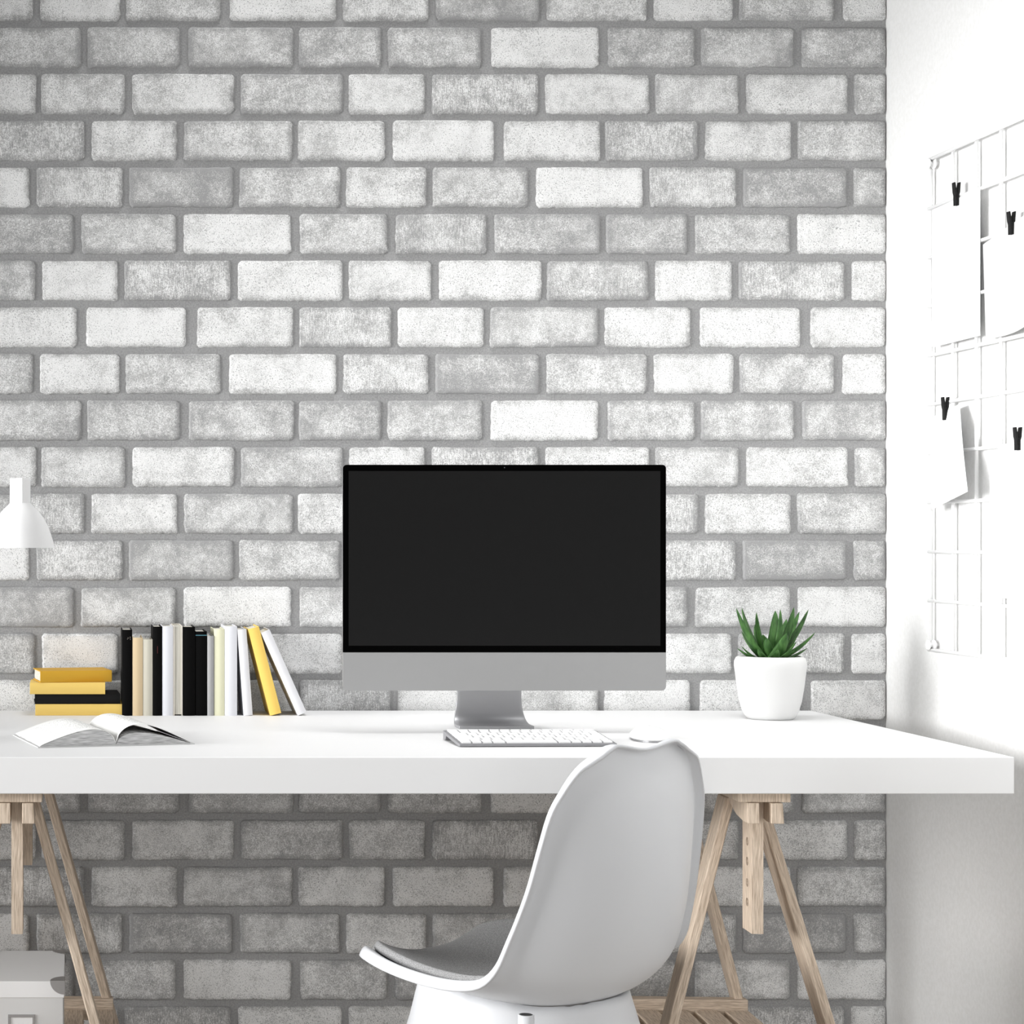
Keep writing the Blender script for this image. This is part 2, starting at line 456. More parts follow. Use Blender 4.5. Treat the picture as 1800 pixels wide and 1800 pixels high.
# ------------------------------------------------------------------ computer
def rrect(x0, x1, z0, z1, r, rt=None, n=6):
    rt = r if rt is None else rt; pts = []
    for (cx, cz, a0, rr) in ((x1-r, z0+r, -PI/2, r), (x1-rt, z1-rt, 0, rt), (x0+rt, z1-rt, PI/2, rt), (x0+r, z0+r, PI, r)):
        for i in range(n+1):
            a = a0+PI/2*i/n; pts.append((cx+rr*math.cos(a), cz+rr*math.sin(a)))
    return pts
def computer():
    D = 3.08; k = D/F
    xc = .681; hw = (1171-603)/2*k
    t = thing('desktop_computer', 'silver all-in-one computer with a big black screen standing on the tabletop', 'computer', (xc, 3.2, ZT))
    z = lambda py: EYE-(py-VY)*k-ZT
    y = D-3.2
    # silver body, thin at the rim and bulging behind
    bm = bmesh.new(); rings = []
    zc = (z(817)+z(1214))/2
    for (dy, ins) in ((.0012, 0), (.006, 0), (.012, .006), (.020, .03), (.034, .09), (.040, .15)):
        pts = rrect(-hw+ins, hw-ins, z(1214)+ins*.75, z(817)-ins*.75, .007 if ins < .02 else .02, .005 if ins < .02 else .02)
        rings.append([bm.verts.new((p[0], y+dy, p[1])) for p in pts])
    for A, B in zip(rings, rings[1:]):
        n = len(A)
        for i in range(n): bm.faces.new((A[i], A[(i+1) % n], B[(i+1) % n], B[i]))
    bm.faces.new(rings[0]); bm.faces.new(rings[-1])
    from_bm('housing', bm, M['alu'], t, smooth=False)
    # chin
    pts = [p for p in rrect(-hw, hw, z(1214), z(1147), .007, .0001)]
    from_bm('chin', prism_bm(pts, 'y', y, y+.0012), M['alu_light'], t)
    pts = [p for p in rrect(-hw, hw, z(1147)+.0002, z(817), .0001, .006)]
    bz = from_bm('bezel', prism_bm(pts, 'y', y, y+.0012), M['bezel'], t)
    box('screen', -hw+10*k, hw-10*k, y-.0004, y-.0001, z(1135), z(828), M['screen'], t)
    # little camera dot
    bm = bmesh.new(); bmesh.ops.create_circle(bm, cap_ends=True, radius=.0008, segments=12, matrix=Matrix.Translation((0, y-.0003, z(822))) @ Matrix.Rotation(PI/2, 4, 'X'))
    from_bm('camera_lens', bm, mat('lens_glass', (.12, .13, .14), .2), bz)
    # stand: one bent sheet, wider at the foot
    path = []
    for (yy, zz) in ((3.158, 0), (3.158, .004)): pass
    prof = [(3.155, .0025), (3.175, .0025), (3.192, .0030), (3.203, .006), (3.2105, .012), (3.2145, .021), (3.216, .032), (3.215, .048), (3.212, .07), (3.206, .10), (3.196, .14), (3.182, .18), (3.160, .215), (3.130, .24)]
    bm = bmesh.new(); N = 14; rows = []
    for i, (yy, zz) in enumerate(prof):
        hwid = .0535+.0085*max(0, 1-zz/.045)**1.6
        rows.append([bm.verts.new((.004+hwid*(2*j/N-1), yy-3.2, zz)) for j in range(N+1)])
    for A, B in zip(rows, rows[1:]):
        for j in range(N): bm.faces.new((A[j], A[j+1], B[j+1], B[j]))
    o = from_bm('stand', bm, M['alu'], t, smooth=True)
    sm = o.modifiers.new('solid', 'SOLIDIFY'); sm.thickness = .005; sm.offset = 0
    b = o.modifiers.new('bevel', 'BEVEL'); b.width = .0006; b.segments = 2
computer()

# ------------------------------------------------------------------ keyboard
def keyboard():
    t = thing('keyboard', 'slim white keyboard lying in front of the computer stand', 'keyboard', (.6855, 2.935, ZT), (0, 0, R(1.7)))
    W, Dp = .2365, .112; zf, zb = .005, .0145
    def zt(y): return zf+(zb-zf)*(y+Dp/2)/Dp
    prof = [(-Dp/2, .0008), (-Dp/2, zf), (Dp/2, zb), (Dp/2, .0005), (Dp/2-.014, .0005), (Dp/2-.02, .0075), (-Dp/2+.01, .0008)]
    from_bm('keyboard_base', prism_bm(prof, 'x', -W/2, W/2), mat('keyboard_aluminium', (.24, .24, .25), .45, .3), t, bevel=.0008)
    rows = [([1]*14, .5), ([1]*13+[1.5], 1), ([1.5]+[1]*13, 1), ([1.75]+[1]*11+[1.75], 1), ([2.25]+[1]*10+[2.25], 1), ([1, 1, 1, 1.25, 5, 1.25, 1, 1, 1, 1], 1)]
    y = Dp/2-.004; tot = sum(h for _, h in rows); uh = (Dp-.008)/tot
    slope = math.atan((zb-zf)/Dp)
    for ws, h in rows:
        u = (W-.008)/sum(ws); x = -W/2+.004; y0 = y-uh*h
        for w in ws:
            g = .0013
            bm = box_bm(-(w*u/2-g), w*u/2-g, -(uh*h/2-g), uh*h/2-g, -.0006, .0022)
            for v in bm.verts:
                if v.co.z > 0: v.co.x *= .97; v.co.y *= .96
            o = from_bm('key', bm, M['key'], t)
            yc = (y+y0)/2
            o.location = (x+w*u/2, yc, zt(yc)); o.rotation_euler.x = slope
            x += w*u
        y = y0
keyboard()

# ------------------------------------------------------------------ mouse
def mouse():
    t = thing('computer_mouse', 'rounded white computer mouse lying behind the chair back', 'mouse', (.884, 2.985, ZT), (0, 0, R(-8)))
    bm = bmesh.new(); bmesh.ops.create_uvsphere(bm, u_segments=40, v_segments=24, radius=1)
    for v in bm.verts:
        x, y, z = v.co
        z = max(z, -.02)
        p = 1+.12*abs(x)*abs(y)
        v.co = (x*.029*p, y*.051*p, .004+z*.0175*(1-.16*y))
    for v in bm.verts: v.co.z = max(v.co.z, .0035)
    from_bm('shell', bm, M['mousew'], t, smooth=True)
    bm = bmesh.new()
    pts = [(.0265*math.cos(a)*(1+.04*abs(math.sin(2*a))), .048*math.sin(a)*(1+.04*abs(math.sin(2*a)))) for a in [2*PI*i/40 for i in range(40)]]
    from_bm('base', prism_bm(pts, 'z', 0, .0036, bm), M['alu'], t)
mouse()

# ------------------------------------------------------------------ books
def cover_profile(w, d, c):
    out = [(0, d)]; r = min(w*.28, .004)
    n = 8
    for i in range(n+1):
        u = i/n; x = w*u; y = -.0018*math.sin(PI*u)+.0018
        out.append((x, y))
    out.append((w, d))
    inn = [(w-c, d), (w-c, c+.002), (c, c+.002), (c, d)]
    return out+inn
bookmats = {}
def book(label, w, d, h, color, loc, rot, group, name='book', rough=.6, pages='pages', c=.0018, extra=None):
    key = (color, rough)
    if key not in bookmats:
        m = mat('book_cover', lin(tuple(v/255 for v in color)), rough, spec=.25 if sum(color) > 100 else .05); bookmats[key] = m
    t = thing(name, label, 'book', loc, rot, group)
    from_bm('cover', prism_bm(cover_profile(w, d, c), 'z', 0, h), bookmats[key], t, bevel=.0004)
    box('pages', c+.0001, w-c-.0001, c+.0025, d-.003, .0022, h-.0022, M[pages], t)
    if extra: extra(t, w, d, h)
    return t

DBK = 3.397; kb = DBK/F
def bx_(px): return (px-VX)*kb
def hz(py): return ZT-0+0*py
def bheight(py): return (EYE-(py-VY)*kb)-ZT
GS = 'books standing in the row on the tabletop'
def marks_blue(t, w, d, h):
    box('title_band', .0005, w-.0005, -.0004, .0010, h-.0075, h-.006, mat('teal_print', (.05, .16, .2), .6), t)
def marks_white(t, w, d, h):
    bm = bmesh.new()
    for (a, b) in ((.55, .905), (.62, .90), (.52, .89), (.78, .90), (.8, .885), (.78, .913)):
        box_bm(w*a, w*a+.0006, -.0004, .0012, h*b, h*b+.0008, bm)
    from_bm('spine_print', bm, mat('pale_print', (.5, .45, .4), .6), t)
def marks_red(t, w, d, h):
    box('spine_print', w*.48, w*.48+.0007, -.0004, .0012, h*.70, h*.78, mat('dark_red_print', (.10, .008, .008), .6), t)
up = [  # x0, x1, top y, colour, label, extra
    (214.5, 232.5, 1107, (10, 10, 10), 'black book at the left end of the standing row, touching the lying stack', marks_white),
    (233, 251, 1121, (208, 187, 152), 'tan beige book standing beside the leftmost black book', None),
    (251.3, 268.3, 1124, (196, 192, 178), 'short pale greyish cream book standing next to the tan book', None),
    (268.8, 285, 1101.5, (10, 10, 10), 'tall black book standing between the short cream book and a white book', marks_red),
    (285.5, 304.5, 1101, (214, 215, 220), 'tall white book standing right of the tall black book', None),
    (322, 343, 1102, (8, 8, 8), 'tall wide black book right of the book with its page edges turned out', None),
    (343.4, 364, 1110, (8, 8, 8), 'black book with a thin teal line near the top of its spine', marks_blue),
    (364.6, 376, 1118, (160, 160, 160), 'thin grey book squeezed between a black and a pale yellow book', None),
    (376.6, 395, 1106, (220, 219, 190), 'pale yellow cream book standing between the thin grey book and a thick white book', None),
    (395.4, 417, 1101, (216, 217, 222), 'thick white upright book at the right end of the upright books', None),
]
for (a, b, ty, colr, lab, ex) in up:
    w = (b-a)*kb; h = bheight(ty)
    book(lab, w, .098+random.uniform(-.004, .004), h, colr, (bx_(a), DBK+random.uniform(-.001, .001), ZT), (0, 0, 0), GS, extra=ex, rough=.55)
# book with its pages turned out
w = 16*kb; hgt = bheight(1100)
t = book('grey book standing with its page edges turned outwards, right of a tall white book', w, .1, hgt, (205, 200, 190), (bx_(321), DBK+.1, ZT), (0, 0, PI), GS)
for ch in t.children:
    if ch.name.startswith('pages'):
        for v in ch.data.vertices:
            if v.co.y > .05: v.co.y = .0965
# leaning books: bottom left corner on the table, tilted to the left
def lean(x_bot, x_top, ty, wpx, colr, lab, group=GS, ex=None):
    dx = (x_bot-x_top)*kb; hh = bheight(ty)
    ang = math.atan2(dx, hh); L = math.hypot(dx, hh)
    book(lab, wpx*kb*math.cos(ang), .098, L, colr, (bx_(x_bot), DBK, ZT), (0, -ang, 0), group, extra=ex, rough=.55)
lean(428.5, 417.3, 1107, 16, (218, 218, 221), 'white book leaning slightly left against the upright white book')
lean(475.5, 436, 1106, 20.5, (235, 200, 105), 'yellow book leaning left between two white leaning books')
lean(524, 459, 1113, 18, (220, 220, 223), 'white book leaning steeply at the right end of the standing row')

GL = 'books lying in the stack'
def lying(x0, x1, ytop, ybot, colr, lab, yoff=0, rz=0, d=.098, c=.0018):
    z0 = EYE-(ybot-VY)*kb; z1 = EYE-(ytop-VY)*kb; w = z1-z0; L = (x1-x0)*kb
    return (x0, w, L, z0, colr, lab, yoff, rz, d)
zcur = ZT
stack = [
    (62, 215, 20.3, (226, 194, 108), 'light yellow book at the bottom of the lying stack', 0, 0, .100),
    (61, 212, 17.6, (30, 30, 30), 'black book lying second from the bottom of the stack', 0, 2.2, .098),
    (52.5, 185, 20.6, (226, 194, 108), 'short yellow book lying between the black and the ochre book', -.002, 0, .085),
    (71, 199, 20.6, (205, 158, 48), 'ochre yellow book turned askew on top of the lying stack', -.004, 9.5, .088),
]
for (a, b, hp, colr, lab, yo, rz, d) in stack:
    w = hp*kb*.985; L = (b-a)*kb
    t = book(lab, w, d, L, colr, (bx_(a), DBK+.004+yo, zcur+w), (0, PI/2, R(rz)), GL)
    t.rotation_mode = 'XYZ'
    zcur += w+.0002

# ------------------------------------------------------------------ open book
def open_book():
    t = thing('open_book', 'open book with curved white pages lying on the left of the tabletop', 'book', (.0585, 2.893, ZT), (0, 0, R(13)))
    Wd, H = .116, .185
    cv = mat('grey_book_cover', (.50, .50, .50), .7)
    # covers: two thin boards and a spine strip
    from_bm('cover', prism_bm([(-Wd-.004, 0), (Wd+.006, 0), (Wd+.006, .0016), (-Wd-.004, .0016)], 'z', 0, 1) if False else box_bm(-Wd-.004, Wd+.006, -.003, H+.003, 0, .0016), cv, t, bevel=.0004)
    pm = mat('printed_paper', (.82, .82, .80), .85, spec=.1)
    b = pm.node_tree.nodes['Principled BSDF']
    # faint unreadable lines of print
    tc = nd(pm, 'ShaderNodeTexCoord'); sx = nd(pm, 'ShaderNodeSeparateXYZ'); lk(pm, tc.outputs['Object'], sx.inputs[0])
    def mth(op, a, b_=0.0):
        n = nd(pm, 'ShaderNodeMath', operation=op)
        for i, v in enumerate((a, b_)):
            if isinstance(v, (int, float)): n.inputs[i].default_value = v
            else: lk(pm, v, n.inputs[i])
        return n.outputs[0]
    line = mth('GREATER_THAN', mth('SINE', mth('MULTIPLY', sx.outputs[1], 2*PI/.0068)), .1)
    mp = nd(pm, 'ShaderNodeMapping'); mp.inputs['Scale'].default_value = (420, 160, 0); lk(pm, tc.outputs['Object'], mp.inputs[0])
    nz = nd(pm, 'ShaderNodeTexNoise'); nz.inputs['Scale'].default_value = 1; nz.inputs['Detail'].default_value = 1; lk(pm, mp.outputs[0], nz.inputs['Vector'])
    word = mth('GREATER_THAN', nz.outputs['Fac'], .5)
    ax = mth('ABSOLUTE', sx.outputs[0])
    inx = mth('MULTIPLY', mth('GREATER_THAN', ax, .02), mth('LESS_THAN', ax, .098))
    iny = mth('MULTIPLY', mth('GREATER_THAN', sx.outputs[1], .022), mth('LESS_THAN', sx.outputs[1], H-.02))
    ink = mth('MULTIPLY', mth('MULTIPLY', line, word), mth('MULTIPLY', inx, iny))
    mx = nd(pm, 'ShaderNodeMix', data_type='RGBA'); lk(pm, mth('MULTIPLY', ink, .65), mx.inputs[0])
    mx.inputs[6].default_value = (.82, .82, .80, 1); mx.inputs[7].default_value = (.2, .2, .2, 1)
    lk(pm, mx.outputs[2], b.inputs['Base Color'])
    em = speckle(mat('leaf_edges', (.4, .4, .4), .9, spec=.05), (.28, .28, .28), (.62, .62, .62), 90, 3, 0, (.6, .6, 14), .35, .65)
    def arc(u, s):      # height of the top page at fraction u from spine
        pk = .0225 if s < 0 else .029
        return .003+pk*(math.sin(PI*min(1, u*1.0)**.62)**.9)*(1-.12*u)+.0015*(1-u)
    for s in (-1, 1):
        bm = bmesh.new(); n = 28
        top = [(s*Wd*u/n, arc(u/n, s)) for u in range(n+1)]
        if s > 0: prof = [(p[0], p[1]*.62 if p[1] > .004 else p[1]) for p in top]
        else: prof = top
        low = [(s*Wd, .0017), (0, .0017)]
        from_bm('pages', prism_bm([(p[0], max(p[1]-.0006, .0018)) for p in prof]+low, 'y', 0, H), em, t)
        sheet = bmesh.new(); rows = []
        for yy in (0-.0004, H*.25, H*.5, H*.75, H+.0004):
            rows.append([sheet.verts.new((p[0]*1.0, yy, p[1]+.0002)) for p in top])
        for A, B in zip(rows, rows[1:]):
            for i in range(n): sheet.faces.new((A[i], A[i+1], B[i+1], B[i]))
        o = from_bm('page', sheet, pm, t, smooth=True)
        sm = o.modifiers.new('solid', 'SOLIDIFY'); sm.thickness = .0006; sm.offset = 0
open_book()

# ------------------------------------------------------------------ plant
def leaf_mat():
    m = mat('succulent_green', (.06, .15, .04), .5, spec=.25)
    speckle(m, lin((.15, .29, .13)), lin((.33, .50, .26)), 130, 5, .2, (1, 1, .35), .3, .7, .0006)
    return m
def plant():
    xc, yc = 1.1985, 3.343
    t = thing('potted_plant', 'small spiky green succulent in a white ceramic pot on the tabletop', 'plant', (xc, yc, ZT))
    prof = [(0, 0), (.0365, 0), (.0385, .0012), (.0425, .006), (.0465, .014), (.0515, .031), (.0555, .056), (.0582, .080), (.0597, .091), (.0595, .099), (.0565, .1055), (.0515, .1085), (.0490, .1075), (.048, .104), (.047, .09), (0, .09)]
    from_bm('pot', lathe_bm(prof, 64), M['pot'], t, smooth=True)
    bm = lathe_bm([(.0475, .098), (.03, .101), (0, .103)], 40)
    from_bm('soil', bm, M['soil'], t, smooth=True)
    lm = leaf_mat()
    k = 3.343/F
    def leaf(base, tip, width, bend=.0, thick=.34):
        base = Vector(base); tip = Vector(tip); ax = tip-base; L = ax.length; a = ax.normalized()
        out = Vector((a.x, a.y, 0)); out = out.normalized() if out.length > .05 else Vector((0, -1, 0))
        side = a.cross(Vector((0, 0, 1)))
        side = side.normalized() if side.length > .15 else Vector((1, 0, 0))
        nrm = side.cross(a).normalized()       # upper face
        if nrm.z < 0: nrm = -nrm
        bm = bmesh.new(); n = 12; rings = []
        for i in range(n+1):
            u = i/n
            w = width*(1.0*(1-u)**.75*(1+.9*u))*.62 if u < 1 else .0001
            c = base+ax*u+nrm*(-bend*math.sin(PI*u)*L)
            ring = []
            for (sx, sz) in ((-1, .10), (-.75, -.32), (-.35, -.62), (0, -.78), (.35, -.62), (.75, -.32), (1, .10), (.55, -.08), (0, -.2), (-.55, -.08)):
                ring.append(bm.verts.new(c+side*w*sx+nrm*w*sz*thick*2.0))
            rings.append(ring)
        for A, B in zip(rings, rings[1:]):
            m_ = len(A)
            for j in range(m_): bm.faces.new((A[j], A[(j+1) % m_], B[(j+1) % m_], B[j]))
        bm.faces.new(rings[0]); bm.faces.new(rings[-1])
        from_bm('leaf', bm, lm, t, smooth=True)
    # tip in photo pixels of the crop and distance towards the viewer
    def T(cx, cy, dy):
        D = yc+dy; p = P(1240+cx/6.925, 1040+cy/6.925, D); return (p.x-xc, p.y-yc, p.z-ZT)
    tips = [(372, 195, -.008, .0135), (440, 188, .030, .013), (620, 245, -.002, .0125), (852, 228, .012, .0135), (912, 210, -.012, .0130), (1078, 188, .006, .0165),
            (1145, 240, .04, .011), (1257, 212, .012, .012), (1122, 508, .034, .012), (1342, 490, -.018, .0125), (1245, 685, .01, .008),
            (436, 478, .028, .011), (435, 660, .012, .009), (382, 685, -.012, .009), (988, 505, -.040, .0165), (880, 705, -.052, .010),
            (640, 700, -.045, .009), (1060, 690, -.048, .009), (600, 400, .05, .012), (990, 330, .05, .012), (745, 560, -.020, .012), (700, 520, .03, .014), (560, 610, .0, .010), (1000, 600, .02, .012), (1110, 600, -.02, .010)]
    for (cx, cy, dy, w) in tips:
        tp = Vector(T(cx, cy, dy)); d = Vector((tp.x, tp.y, 0))
        L = d.length
        b = d.normalized()*min(.010, L*.25) if L > .001 else Vector((0, 0, 0))
        base = Vector((b.x, b.y, .099+.004*(tp.z > .13)))
        leaf(base, tp, w*1.5, bend=.05)
plant()

# ------------------------------------------------------------------ desk lamp (head in view, stand just beside the frame)
def lamp():
    D = 3.02; k = D/F
    cx = (35.5-VX)*k; zb = EYE-(963-VY)*k
    base = Vector((-.275, 3.16, ZT))
    t = thing('desk_lamp', 'white desk lamp with a bell shaped shade at the left edge of the tabletop', 'lamp', base)
    def loc(v): return Vector(v)-base
    prof_px = [(60.5, 963), (58, 952), (54.5, 940), (49.5, 926), (42.5, 912), (31, 897), (20, 886.5), (18, 884)]
    prof = [(r*k, EYE-(y-VY)*k-zb) for r, y in prof_px]
    inner = [(max(r-.0012, .001), z-.0008) for r, z in prof[::-1]]
    bm = lathe_bm(prof+[(0, prof[-1][1])], 56)
    bm2 = lathe_bm([(prof[0][0]-.0012, .0)]+[(r-.0012, z-.001) for r, z in prof[1:]]+[(0, prof[-1][1]-.001)], 56, bm)
    sh = from_bm('lamp_shade', bm2, M['lamp'], t, smooth=True); sh.location = loc((cx, D, zb))
    # square neck, turned a little so two faces show
    s = .0235; hn = 43*k
    nk = from_bm('neck', box_bm(-s/2, s/2, -s/2, s/2, -.002, hn), M['lamp'], t, bevel=.0006)
    nk.location = loc((cx, D, zb+prof[-1][1])); nk.rotation_euler.z = R(-32)
    # hinge arm goes out from behind the shade
    zh = zb+.045
    from_bm('arm', tube_bm([loc((cx-.035, D+.01, zh)), loc((-.275, 3.16, zh+.05))], .005), M['lamp'], t, smooth=True)
    from_bm('pole', tube_bm([(0, 0, .012), (0, 0, zh+.06-ZT)], .007, 20), M['lamp'], t, smooth=True)
    from_bm('base', lathe_bm([(0, 0), (.082, 0), (.085, .003), (.084, .010), (.078, .014), (.012, .018), (0, .018)], 56), M['lamp'], t, smooth=True)
    bm = bmesh.new(); bmesh.ops.create_uvsphere(bm, u_segments=24, v_segments=16, radius=.022)
    bl = from_bm('bulb', bm, mat('frosted_bulb', (.85, .85, .84), .4), t, smooth=True); bl.location = loc((cx, D, zb+.035))
lamp()

# ------------------------------------------------------------------ wire grid on the right wall
XG = XS-.0085
def gy(px): return F*XG/(px-VX)           # distance of a point of the grid seen at photo column px
GY0 = gy(1636.5); CELL = 86.1*GY0/F
GZ0 = EYE-(281-VY)*GY0/F
NC, NR = 7, 10
def wall_grid():
    t = thing('wire_grid', 'white wire grid pinboard mounted on the right wall', 'wire grid', (XG, GY0, GZ0-NR*CELL))
    rw = .0030
    for i in range(NC+1):
        from_bm('wire', tube_bm([(0, -i*CELL, 0), (0, -i*CELL, NR*CELL)], rw, 10), M['wire'], t, smooth=True)
    for j in range(NR+1):
        from_bm('wire', tube_bm([(-.0035, .002, j*CELL), (-.0035, -NC*CELL-.002, j*CELL)], rw, 10), M['wire'], t, smooth=True)
    for (i, j) in ((0, 0), (0, NR), (NC, 0), (NC, NR)):
        y = -i*CELL+(-.008 if i == 0 else .008); z = j*CELL+(.008 if j == 0 else -.008)
        bm = lathe_bm([(0, .0085), (.004, .0085), (.004, .004), (.0085, .003), (.0095, .001), (.009, -.001), (.004, -.003), (.004, -.006), (.0085, -.007), (.009, -.009), (.006, -.0105), (0, -.011)], 28)
        o = from_bm('wall_mount', bm, M['wire'], t, smooth=True)
        o.location = (0, y, z); o.rotation_euler = (0, PI/2, 0)
wall_grid()

def peg(px, py_top, label, xoff=0):
    """clothes peg: two legs that open upwards, spring in the middle. py_top: photo row of its top"""
    D = F*(XG-.0105)/(px-VX); zt = EYE-(py_top-VY)*D/F
    h = 40.5*D/F
    t = thing('clothes_peg', label, 'clothes peg', (XG-.0105, D, zt-h), group='black pegs on the wire grid')
    for s in (-1, 1):
        pr = [(s*.0003, 0), (s*.0030, 0), (s*.0033, h*.45), (s*.0045, h*.58), (s*.0056, h), (s*.0032, h), (s*.0010, h*.62), (s*.0003, h*.5)]
        from_bm('peg_leg', prism_bm(pr, 'y', -.0045, .0045), M['peg'], t, bevel=.0003)
    from_bm('spring', tube_bm([(0, -.0048, h*.5), (0, .0048, h*.5)], .0010, 12), M['peg'], t, smooth=True)
    return D, zt-h
pegs = [
    (1681, 321, 'black clothes peg holding the upper left sheet of paper on the grid'),
    (1777.5, 372, 'black clothes peg holding the upper right sheet cut by the frame edge'),
    (1661.5, 698, 'black clothes peg holding the curled lower left sheet on the grid'),
    (1788.5, 751, 'black clothes peg holding the large lower right sheet on the grid'),
]
for p in pegs: peg(*p)

def sheet(label, corners, curl=None, nx=16, nz=20):
    """corners: TL TR BR BL as (photo column, photo row) at the plane of the sheet; curl(u,v)->offset towards the room"""
    t_pts = []
    X = XG-.0075
    def W(px, py, o=0):
        D = F*(X-o)/(px-VX); return Vector((X-o, D, EYE-(py-VY)*D/F))
    TL, TR, BR, BL = [W(*c) for c in corners]
    cen = (TL+TR+BR+BL)/4
    bm = bmesh.new(); rows = []
    for j in range(nz+1):
        v = j/nz; row = []
        for i in range(nx+1):
            u = i/nx
            p = (TL*(1-u)+TR*u)*(1-v)+(BL*(1-u)+BR*u)*v
            if curl: p = p+Vector(curl(u, v))
            row.append(bm.verts.new(p-cen))
        rows.append(row)
    for A, B in zip(rows, rows[1:]):
        for i in range(nx): bm.faces.new((A[i], A[i+1], B[i+1], B[i]))
    o = from_bm('sheet_of_paper', bm, M['paper'], None, smooth=True)
    o.location = cen
    sm = o.modifiers.new('solid', 'SOLIDIFY'); sm.thickness = .0004; sm.offset = 0
    return tag(o, label, 'paper', 'blank sheets pegged to the wire grid')
sheet('blank white sheet hanging flat from the upper left peg', [(1638, 369), (1723, 331), (1723, 590), (1638, 611)])
sheet('blank white sheet with a curling lower edge under the upper right peg', [(1728, 430), (1838, 352), (1838, 530, .03), (1733, 596)],
      lambda u, v: (.010*math.sin(PI*u)*v, 0, -.012*math.sin(PI*u)*v*v))
sheet('blank white sheet swinging out from the grid under the lower left peg', [(1634, 736), (1687, 710), (1701, 864, .034), (1636, 897, .010)],
      lambda u, v: (-.003*math.sin(PI*v)*u, -.004*math.sin(PI*v)*u, 0))
sheet('large blank white sheet under the lower right peg, bottom edge level', [(1740, 795), (1870, 742), (1870, 1059), (1740, 1050)])

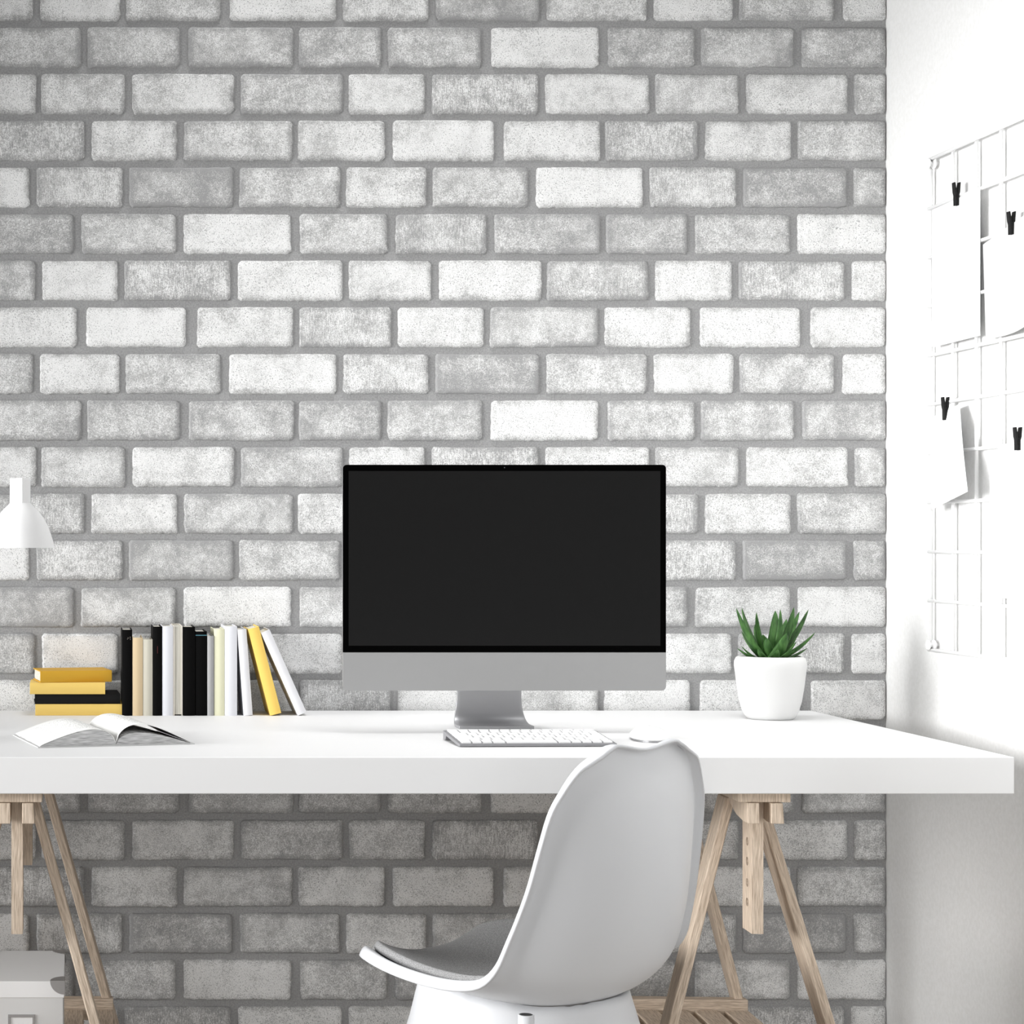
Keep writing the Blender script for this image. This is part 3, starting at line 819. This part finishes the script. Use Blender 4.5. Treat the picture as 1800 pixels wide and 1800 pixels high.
# ------------------------------------------------------------------ chair
def chair():
    # local axes: y = forward, x = the sitter's right
    fx, fy = -.6, .8
    f0, s0 = 1.588, 2.128
    org = Vector((fx*f0+fy*s0, fy*f0-fx*s0, 0))-Vector((.009, 0, 0))           # a point below the back's top edge
    ang = math.atan2(-fx, fy)                             # turn local +y to the facing direction
    t = thing('shell_chair', 'white moulded shell chair with grey seat pad pulled up in front of the tabletop', 'chair', org, (0, 0, ang))
    rows = [  # rim: half width, forward, height | centre: forward, height
        (.084, .002, .777, .000, .777),
        (.107, .006, .769, -.003, .766),
        (.124, .012, .753, -.007, .750),
        (.138, .018, .731, -.011, .731),
        (.151, .024, .706, -.014, .706),
        (.160, .033, .660, -.017, .660),
        (.167, .043, .612, -.016, .610),
        (.175, .054, .572, -.010, .560),
        (.182, .066, .538, .004, .512),
        (.188, .078, .508, .026, .472),
        (.193, .098, .487, .062, .443),
        (.196, .135, .478, .110, .430),
        (.195, .185, .475, .165, .427),
        (.193, .235, .477, .220, .430),
        (.186, .282, .481, .272, .436),
        (.172, .322, .484, .318, .443),
        (.150, .350, .482, .352, .446),
        (.128, .366, .472, .372, .440),
        (.112, .372, .458, .380, .428),
    ]
    # resample smoothly with Catmull-Rom
    def cr(a, b, c, d, u):
        return .5*((2*b)+(-a+c)*u+(2*a-5*b+4*c-d)*u*u+(-a+3*b-3*c+d)*u**3)
    fine = []; n = len(rows)
    for i in range(n-1):
        p = [rows[max(i-1, 0)], rows[i], rows[i+1], rows[min(i+2, n-1)]]
        for k in range(3):
            u = k/3; fine.append(tuple(cr(p[0][j], p[1][j], p[2][j], p[3][j], u) for j in range(5)))
    fine.append(rows[-1]); m_ = len(fine)
    def surf(ti, v):
        i = min(int(ti), m_-2); u = ti-i
        r = [fine[i][j]*(1-u)+fine[i+1][j]*u for j in range(5)]
        a = abs(v); q = a**2.3
        x = r[0]*v*(1.0)
        y = r[3]+(r[1]-r[3])*q; z = r[4]+(r[2]-r[4])*q
        # the top edge has a shallow dip in its middle
        k = max(0, 1-ti/7.0)
        q_ = a/.8
        z += k*k*.011*((3*q_*q_-2*q_**3) if a < .8 else 1-.5*((a-.8)/.2)**2)
        return Vector((x, y, z))
    def grid(t0, t1, vmax, nt, nv, off=0):
        bm = bmesh.new(); R_ = []
        for i in range(nt+1):
            ti = t0+(t1-t0)*i/nt; row = []
            for j in range(nv+1):
                v = vmax*(2*j/nv-1)
                p = surf(ti, v)
                if off:
                    e = .02; ta, tb = max(ti-.4, 0), min(ti+.4, m_-1-1e-6)
                    du = surf(tb, v)-surf(ta, v); dv = surf(ti, min(v+e, 1))-surf(ti, max(v-e, -1))
                    nn = du.cross(dv).normalized()
                    # make it point to the sitter's side
                    if nn.dot(Vector((0, .15, .5))-Vector((0, 0, 0)) if True else 0) < 0: nn = -nn
                    p = p+nn*off
                row.append(bm.verts.new(p))
            R_.append(row)
        for A, B in zip(R_, R_[1:]):
            for j in range(nv): bm.faces.new((A[j], A[j+1], B[j+1], B[j]))
        return bm
    # shell with a lip folded back all the way round its rim
    bm = bmesh.new(); NT, NV = 66, 44; G = []
    for i in range(NT+1): G.append([surf((m_-1.001)*i/NT, 2*j/NV-1) for j in range(NV+1)])
    V = [[bm.verts.new(p) for p in row] for row in G]
    for A, B in zip(V, V[1:]):
        for j in range(NV): bm.faces.new((A[j], A[j+1], B[j+1], B[j]))
    def nrm(i, j):
        i0, i1 = max(i-1, 0), min(i+1, NT); j0, j1 = max(j-1, 0), min(j+1, NV)
        n_ = (G[i1][j]-G[i0][j]).cross(G[i][j1]-G[i][j0]).normalized()
        return -n_ if n_.dot(Vector((0, .15, .5))) > 0 else n_       # away from the sitter
    loop = [(0, j) for j in range(NV)]+[(i, NV) for i in range(NT)]+[(NT, NV-j) for j in range(NV)]+[(NT-i, 0) for i in range(NT)]
    nl = [nrm(*q) for q in loop]; L_ = len(loop)
    ns = []
    for q in range(L_):
        acc = Vector()
        for d_ in range(-4, 5): acc += nl[(q+d_) % L_]
        ns.append(acc.normalized())
    cenv = Vector((0, .12, .58))
    prev = [V[i][j] for i, j in loop]
    for (dn, dt) in ((.0015, .0022), (.0050, .0034), (.0100, .0034), (.0145, .0030)):
        cur = []
        for q, (i, j) in enumerate(loop):
            p = G[i][j]; tg = (G[loop[(q+1) % L_][0]][loop[(q+1) % L_][1]]-G[loop[q-1][0]][loop[q-1][1]]).normalized()
            outw = tg.cross(ns[q]).normalized()
            ii, jj = min(max(i, 2), NT-2), min(max(j, 2), NV-2)
            if outw.dot(p-G[ii][jj]) < 0: outw = -outw
            cur.append(bm.verts.new(p+ns[q]*dn+outw*dt))
        for q in range(L_): bm.faces.new((prev[q], prev[(q+1) % L_], cur[(q+1) % L_], cur[q]))
        prev = cur
    o = from_bm('seat_shell', bm, M['plastic'], t, smooth=True)
    sm = o.modifiers.new('solid', 'SOLIDIFY'); sm.thickness = .004; sm.offset = 0; sm.use_quality_normals = True
    pad = from_bm('seat_pad', grid(5, m_-3, .93, 54, 34, off=.010), M['felt'], t, smooth=True)
    sm = pad.modifiers.new('solid', 'SOLIDIFY'); sm.thickness = .013; sm.offset = 0
    b = pad.modifiers.new('bevel', 'BEVEL'); b.width = .005; b.segments = 3; b.limit_method = 'ANGLE'; b.angle_limit = R(50)
    # skirt below the seat: follows the underside of the shell, flares downwards
    cy = .205
    samples = [surf(ti*.5, v/20) for ti in range(2*24, 2*(m_-1)) for v in range(-20, 21)]
    def under(x, y):
        best = min(samples, key=lambda p: (p.x-x)**2+(p.y-y)**2); return best.z
    bm = bmesh.new(); N = 72; rings = [[] for _ in range(6)]
    for i in range(N):
        a = 2*PI*i/N; c, s = math.cos(a), math.sin(a)
        zt = min(under(.142*c, cy+.142*s)-.004, .462)
        for k, (r, z) in enumerate(((.128, zt-.003), (.142, zt+.001), (.146, zt-.012), (.158, .385), (.170, .345), (.163, .345))):
            rings[k].append(bm.verts.new((r*c, cy+r*s, z)))
    for A, B in zip(rings, rings[1:]):
        for i in range(N): bm.faces.new((A[i], A[(i+1) % N], B[(i+1) % N], B[i]))
    from_bm('under_seat_skirt', bm, M['plastic'], t, smooth=True).location = (.0072, -.0054, 0)
    for sx in (-1, 1):
        for sy in (-1, 1):
            from_bm('leg', tube_bm([(sx*.088, cy+sy*.088, .38), (sx*.108, cy+sy*.108, .34), (sx*.165, cy+sy*.165, .0)], .014, 16), M['plastic'], t, smooth=True)
    bm = lathe_bm([(0, -.05), (.0105, -.05), (.0105, 0), (.0085, .0008), (.0082, -.002), (0, -.002)], 28)
    o = from_bm('bolt_cap', bm, M['plastic'], t, smooth=True)
    w = P(925, 1784, 2.505); 
    Mi = (Matrix.Translation(org) @ Matrix.Rotation(ang, 4, 'Z')).inverted(); o.location = Mi @ w
    o2 = from_bm('cap_hole', lathe_bm([(0, .0006), (.0082, .0006), (.0082, -.001), (0, -.001)], 28), mat('dark_cap', (.02, .02, .02), .6), o)
chair()
